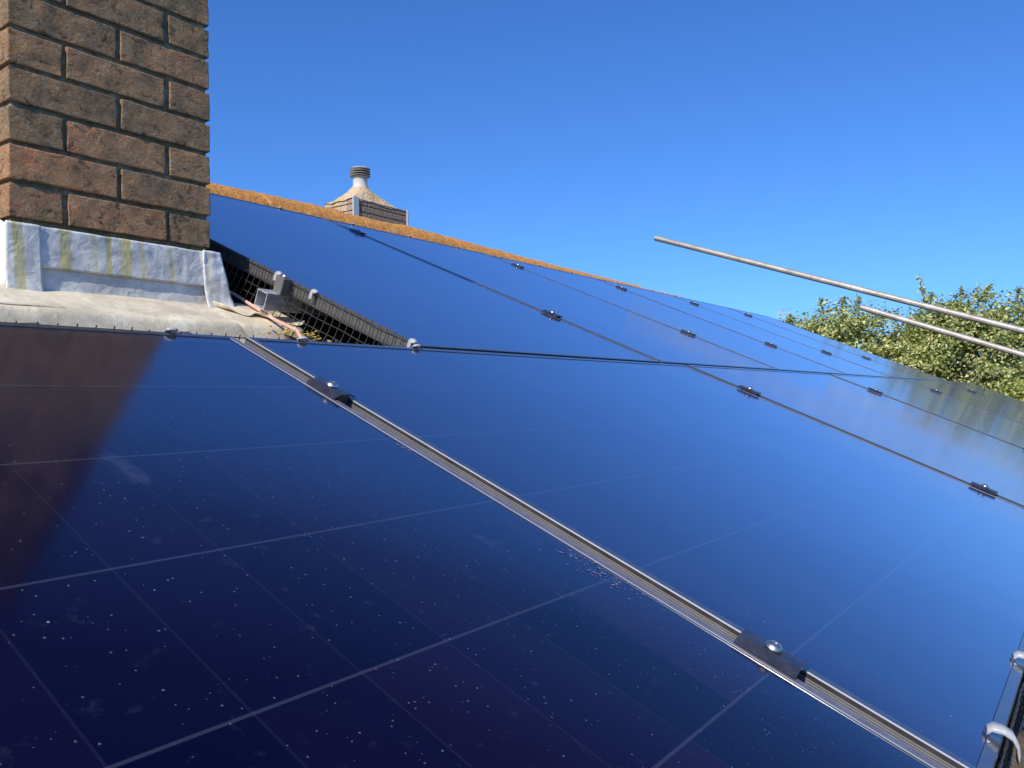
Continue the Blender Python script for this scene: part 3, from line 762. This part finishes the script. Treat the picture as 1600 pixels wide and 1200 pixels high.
# ------------------------------------------------------------------ far television aerial
ae = empty('tv_aerial', (28.2, 8.15, 0), 0, label='tiny television aerial just left of the trees above the roof end', cat='aerial')
bm = bmesh.new(); tube(bm, [(0, 0, -6.2), (0, 0, 2.85)], .02, 6); link('mast', bm, M['steel'], ae)
bm = bmesh.new(); tube(bm, [(-.1, .27, 2.84), (.06, -.18, 2.84)], .008, 6)
for k in range(7): t = k/6; c = Vector((-.1+.16*t, .27-.45*t, 2.84)); tube(bm, [c+Vector((-.05, -.02, -.14)), c+Vector((.05, .02, .14))], .005, 5)
tube(bm, [(-.08, .15, 3.02), (.04, -.18, 3.04)], .010, 5)
link('antenna_elements', bm, M['steel'], ae)

# ------------------------------------------------------------------ trees
def leaves(name, pts, nrm, size, mat, parent, seed):
    r_ = np.random.default_rng(seed); n = len(pts)
    nrm = nrm+r_.normal(0, .55, (n, 3)); nrm /= np.linalg.norm(nrm, axis=1)[:, None]
    a = r_.normal(0, 1, (n, 3)); a[:, 2] -= .8; a -= (a*nrm).sum(1)[:, None]*nrm; a /= np.linalg.norm(a, axis=1)[:, None]
    b = np.cross(nrm, a); sz = size*r_.uniform(.6, 1.25, n)[:, None]
    fold = nrm*sz*.12
    v = np.stack([pts-a*sz*.55, pts+b*sz*.34+fold-a*sz*.08, pts+a*sz*.6, pts-b*sz*.34+fold-a*sz*.08], 1).reshape(-1, 3)
    me = bpy.data.meshes.new(name); me.vertices.add(4*n); me.vertices.foreach_set('co', v.ravel())
    idx = np.arange(4*n).reshape(-1, 4); tri = np.concatenate([idx[:, [0, 1, 2]], idx[:, [0, 2, 3]]], 1).reshape(-1)
    me.loops.add(6*n); me.loops.foreach_set('vertex_index', tri); me.polygons.add(2*n)
    me.polygons.foreach_set('loop_start', np.arange(0, 6*n, 3)); me.polygons.foreach_set('loop_total', np.full(2*n, 3))
    me.update(); me.validate(); me.materials.append(mat)
    o = bpy.data.objects.new(name, me); col.objects.link(o); o.parent = parent; return o
def tree(base, blobs, n_leaf, size, mat, label, seed, shoots=()):
    """blobs: (x,y,z,rx,ry,rz) relative to base"""
    r_ = np.random.default_rng(seed); rr = random.Random(seed)
    e_ = empty('tree', base, 0, label=label, cat='tree', group='trees beyond the roof end')
    vol = np.array([b[3]*b[4]*b[5] for b in blobs])**.75; vol = vol/vol.sum()
    P, N = [], []
    bmw = bmesh.new(); top = np.array(blobs)[:, :3]
    cx = Vector(tuple(top.mean(0))); zt = 2.2
    tube(bmw, [(0, 0, 0), (.05, .03, 1.2), (cx.x*.3, cx.y*.3, zt), (cx.x*.8, cx.y*.8, max(zt+.5, cx.z-.6)), (cx.x, cx.y, cx.z+.4)], [.24, .2, .16, .12, .06], 10)
    bmb = bmesh.new()
    for bi, (x, y, z, rx, ry, rz) in enumerate(blobs):
        c = np.array((x, y, z)); k = int(n_leaf*vol[bi])
        nc = max(6, int(k/55)); d = r_.normal(0, 1, (nc, 3)); d /= np.linalg.norm(d, axis=1)[:, None]
        rad = r_.uniform(.35, 1.0, nc)**.55; cl = c+d*rad[:, None]*np.array((rx, ry, rz))
        w_ = r_.random(nc)+.25; cnt = r_.multinomial(k, w_/w_.sum())
        for ci in range(nc):
            m_ = cnt[ci]; sg = .07+.09*r_.random(); q = cl[ci]+r_.normal(0, 1, (m_, 3))*np.array((sg*1.2, sg*1.2, sg*.8))
            P.append(q); N.append(np.tile(d[ci]*.8+np.array((0, 0, .7)), (m_, 1)))
            if ci % 3 == 0:
                s0 = Vector((x*.8+cx.x*.2, y*.8+cx.y*.2, z-rz*.6)); t = Vector(tuple(cl[ci])); mid = s0.lerp(t, .5)+Vector((rr.uniform(-.1, .1), rr.uniform(-.1, .1), rr.uniform(0, .15)))
                tube(bmb, [s0, mid, t], [.028, .016, .005], 5)
        tube(bmb, [(cx.x*.6, cx.y*.6, max(1.5, z-rz-1.2)), (x*.7+cx.x*.3, y*.7+cx.y*.3, z-rz*.7), (x, y, z+rz*.3)], [.10, .06, .02], 7)
    for (x, y, z, dx, dy, dz) in shoots:
        a, b = np.array((x, y, z)), np.array((dx, dy, dz)); tube(bmb, [tuple(a), tuple(a+b*.5+np.array((.03, .02, 0))), tuple(a+b)], [.016, .009, .004], 5)
        m_ = 75; t = r_.random(m_)**.8; q = a+t[:, None]*b+r_.normal(0, .075, (m_, 3))*(1.25-t[:, None]); P.append(q); N.append(np.tile((0, 0, 1.), (m_, 1)))
    link('trunk', bmw, M['bark'], e_, smooth=True); link('branches', bmb, M['bark'], e_, smooth=True)
    leaves('crown', np.concatenate(P), np.concatenate(N), size, mat, e_, seed+1)
G = -6.2
# left crown, right crown (taller), yellow one low at the right, fillers to the right and behind
tree((17.2, 3.4, G), [(-.55, .85, 7.35, .55, .6, .55), (-.3, 1.25, 7.0, .6, .5, .5), (-.1, .25, 7.5, .75, .7, .60), (.3, -.5, 7.2, .8, .8, .75), (-.2, .3, 6.3, 1.2, 1.3, 1.0), (.3, -1.0, 6.5, .9, 1.0, .9), (.2, -.5, 5.4, 1.3, 1.4, 1.0)], 36000, .078, M['leafA'],
     'olive green tree with rounded top, left of the two behind the pole ends', 21, [(-.15, .45, 7.85, -.1, .05, .36), (.0, .15, 7.9, .0, -.1, .34), (.15, -.1, 7.85, .08, -.1, .38), (-.6, .9, 7.55, -.1, .15, .25)])
tree((18.6, 1.2, G), [(-.3, .75, 7.4, .55, .6, .55), (-.1, .45, 7.55, .65, .65, .62), (.25, -.35, 7.55, .9, .9, .70), (-.3, 1.2, 6.9, .8, .9, .8), (.9, -1.5, 6.95, .9, 1.1, .85), (0, 0, 6.6, 1.5, 1.8, 1.2), (.2, -.6, 5.3, 1.6, 2.0, 1.2)], 56000, .080, M['leafB'],
     'taller green tree with a bare leafy shoot, behind both scaffold poles', 33, [(-.3, .75, 7.75, -.12, .2, .90), (-.25, .72, 7.8, -.02, .22, .65), (-.15, .65, 7.9, -.02, .1, .40), (.1, .2, 8.05, .05, .0, .35), (.3, -.2, 8.1, .0, -.1, .30), (.6, -.8, 8.05, .05, -.05, .30)])
tree((16.6, -.35, G), [(0, 0, 5.75, .8, .9, .7), (-.1, .5, 5.3, .7, .8, .7), (.3, -.8, 5.7, 1.0, 1.0, .9), (.1, .2, 4.6, 1.1, 1.4, 1.1)], 20000, .085, M['leafC'],
     'low yellow green bush crown at the right edge in front of the taller trees', 47)
tree((20.5, -1.9, G), [(0, 0, 6.9, 1.3, 1.5, 1.1), (0, -.3, 6.0, 1.6, 2.0, 1.4), (-.3, -1.6, 6.8, 1.3, 1.4, 1.1)], 18000, .11, M['leafB'],
     'green tree mostly outside the right picture edge', 52)
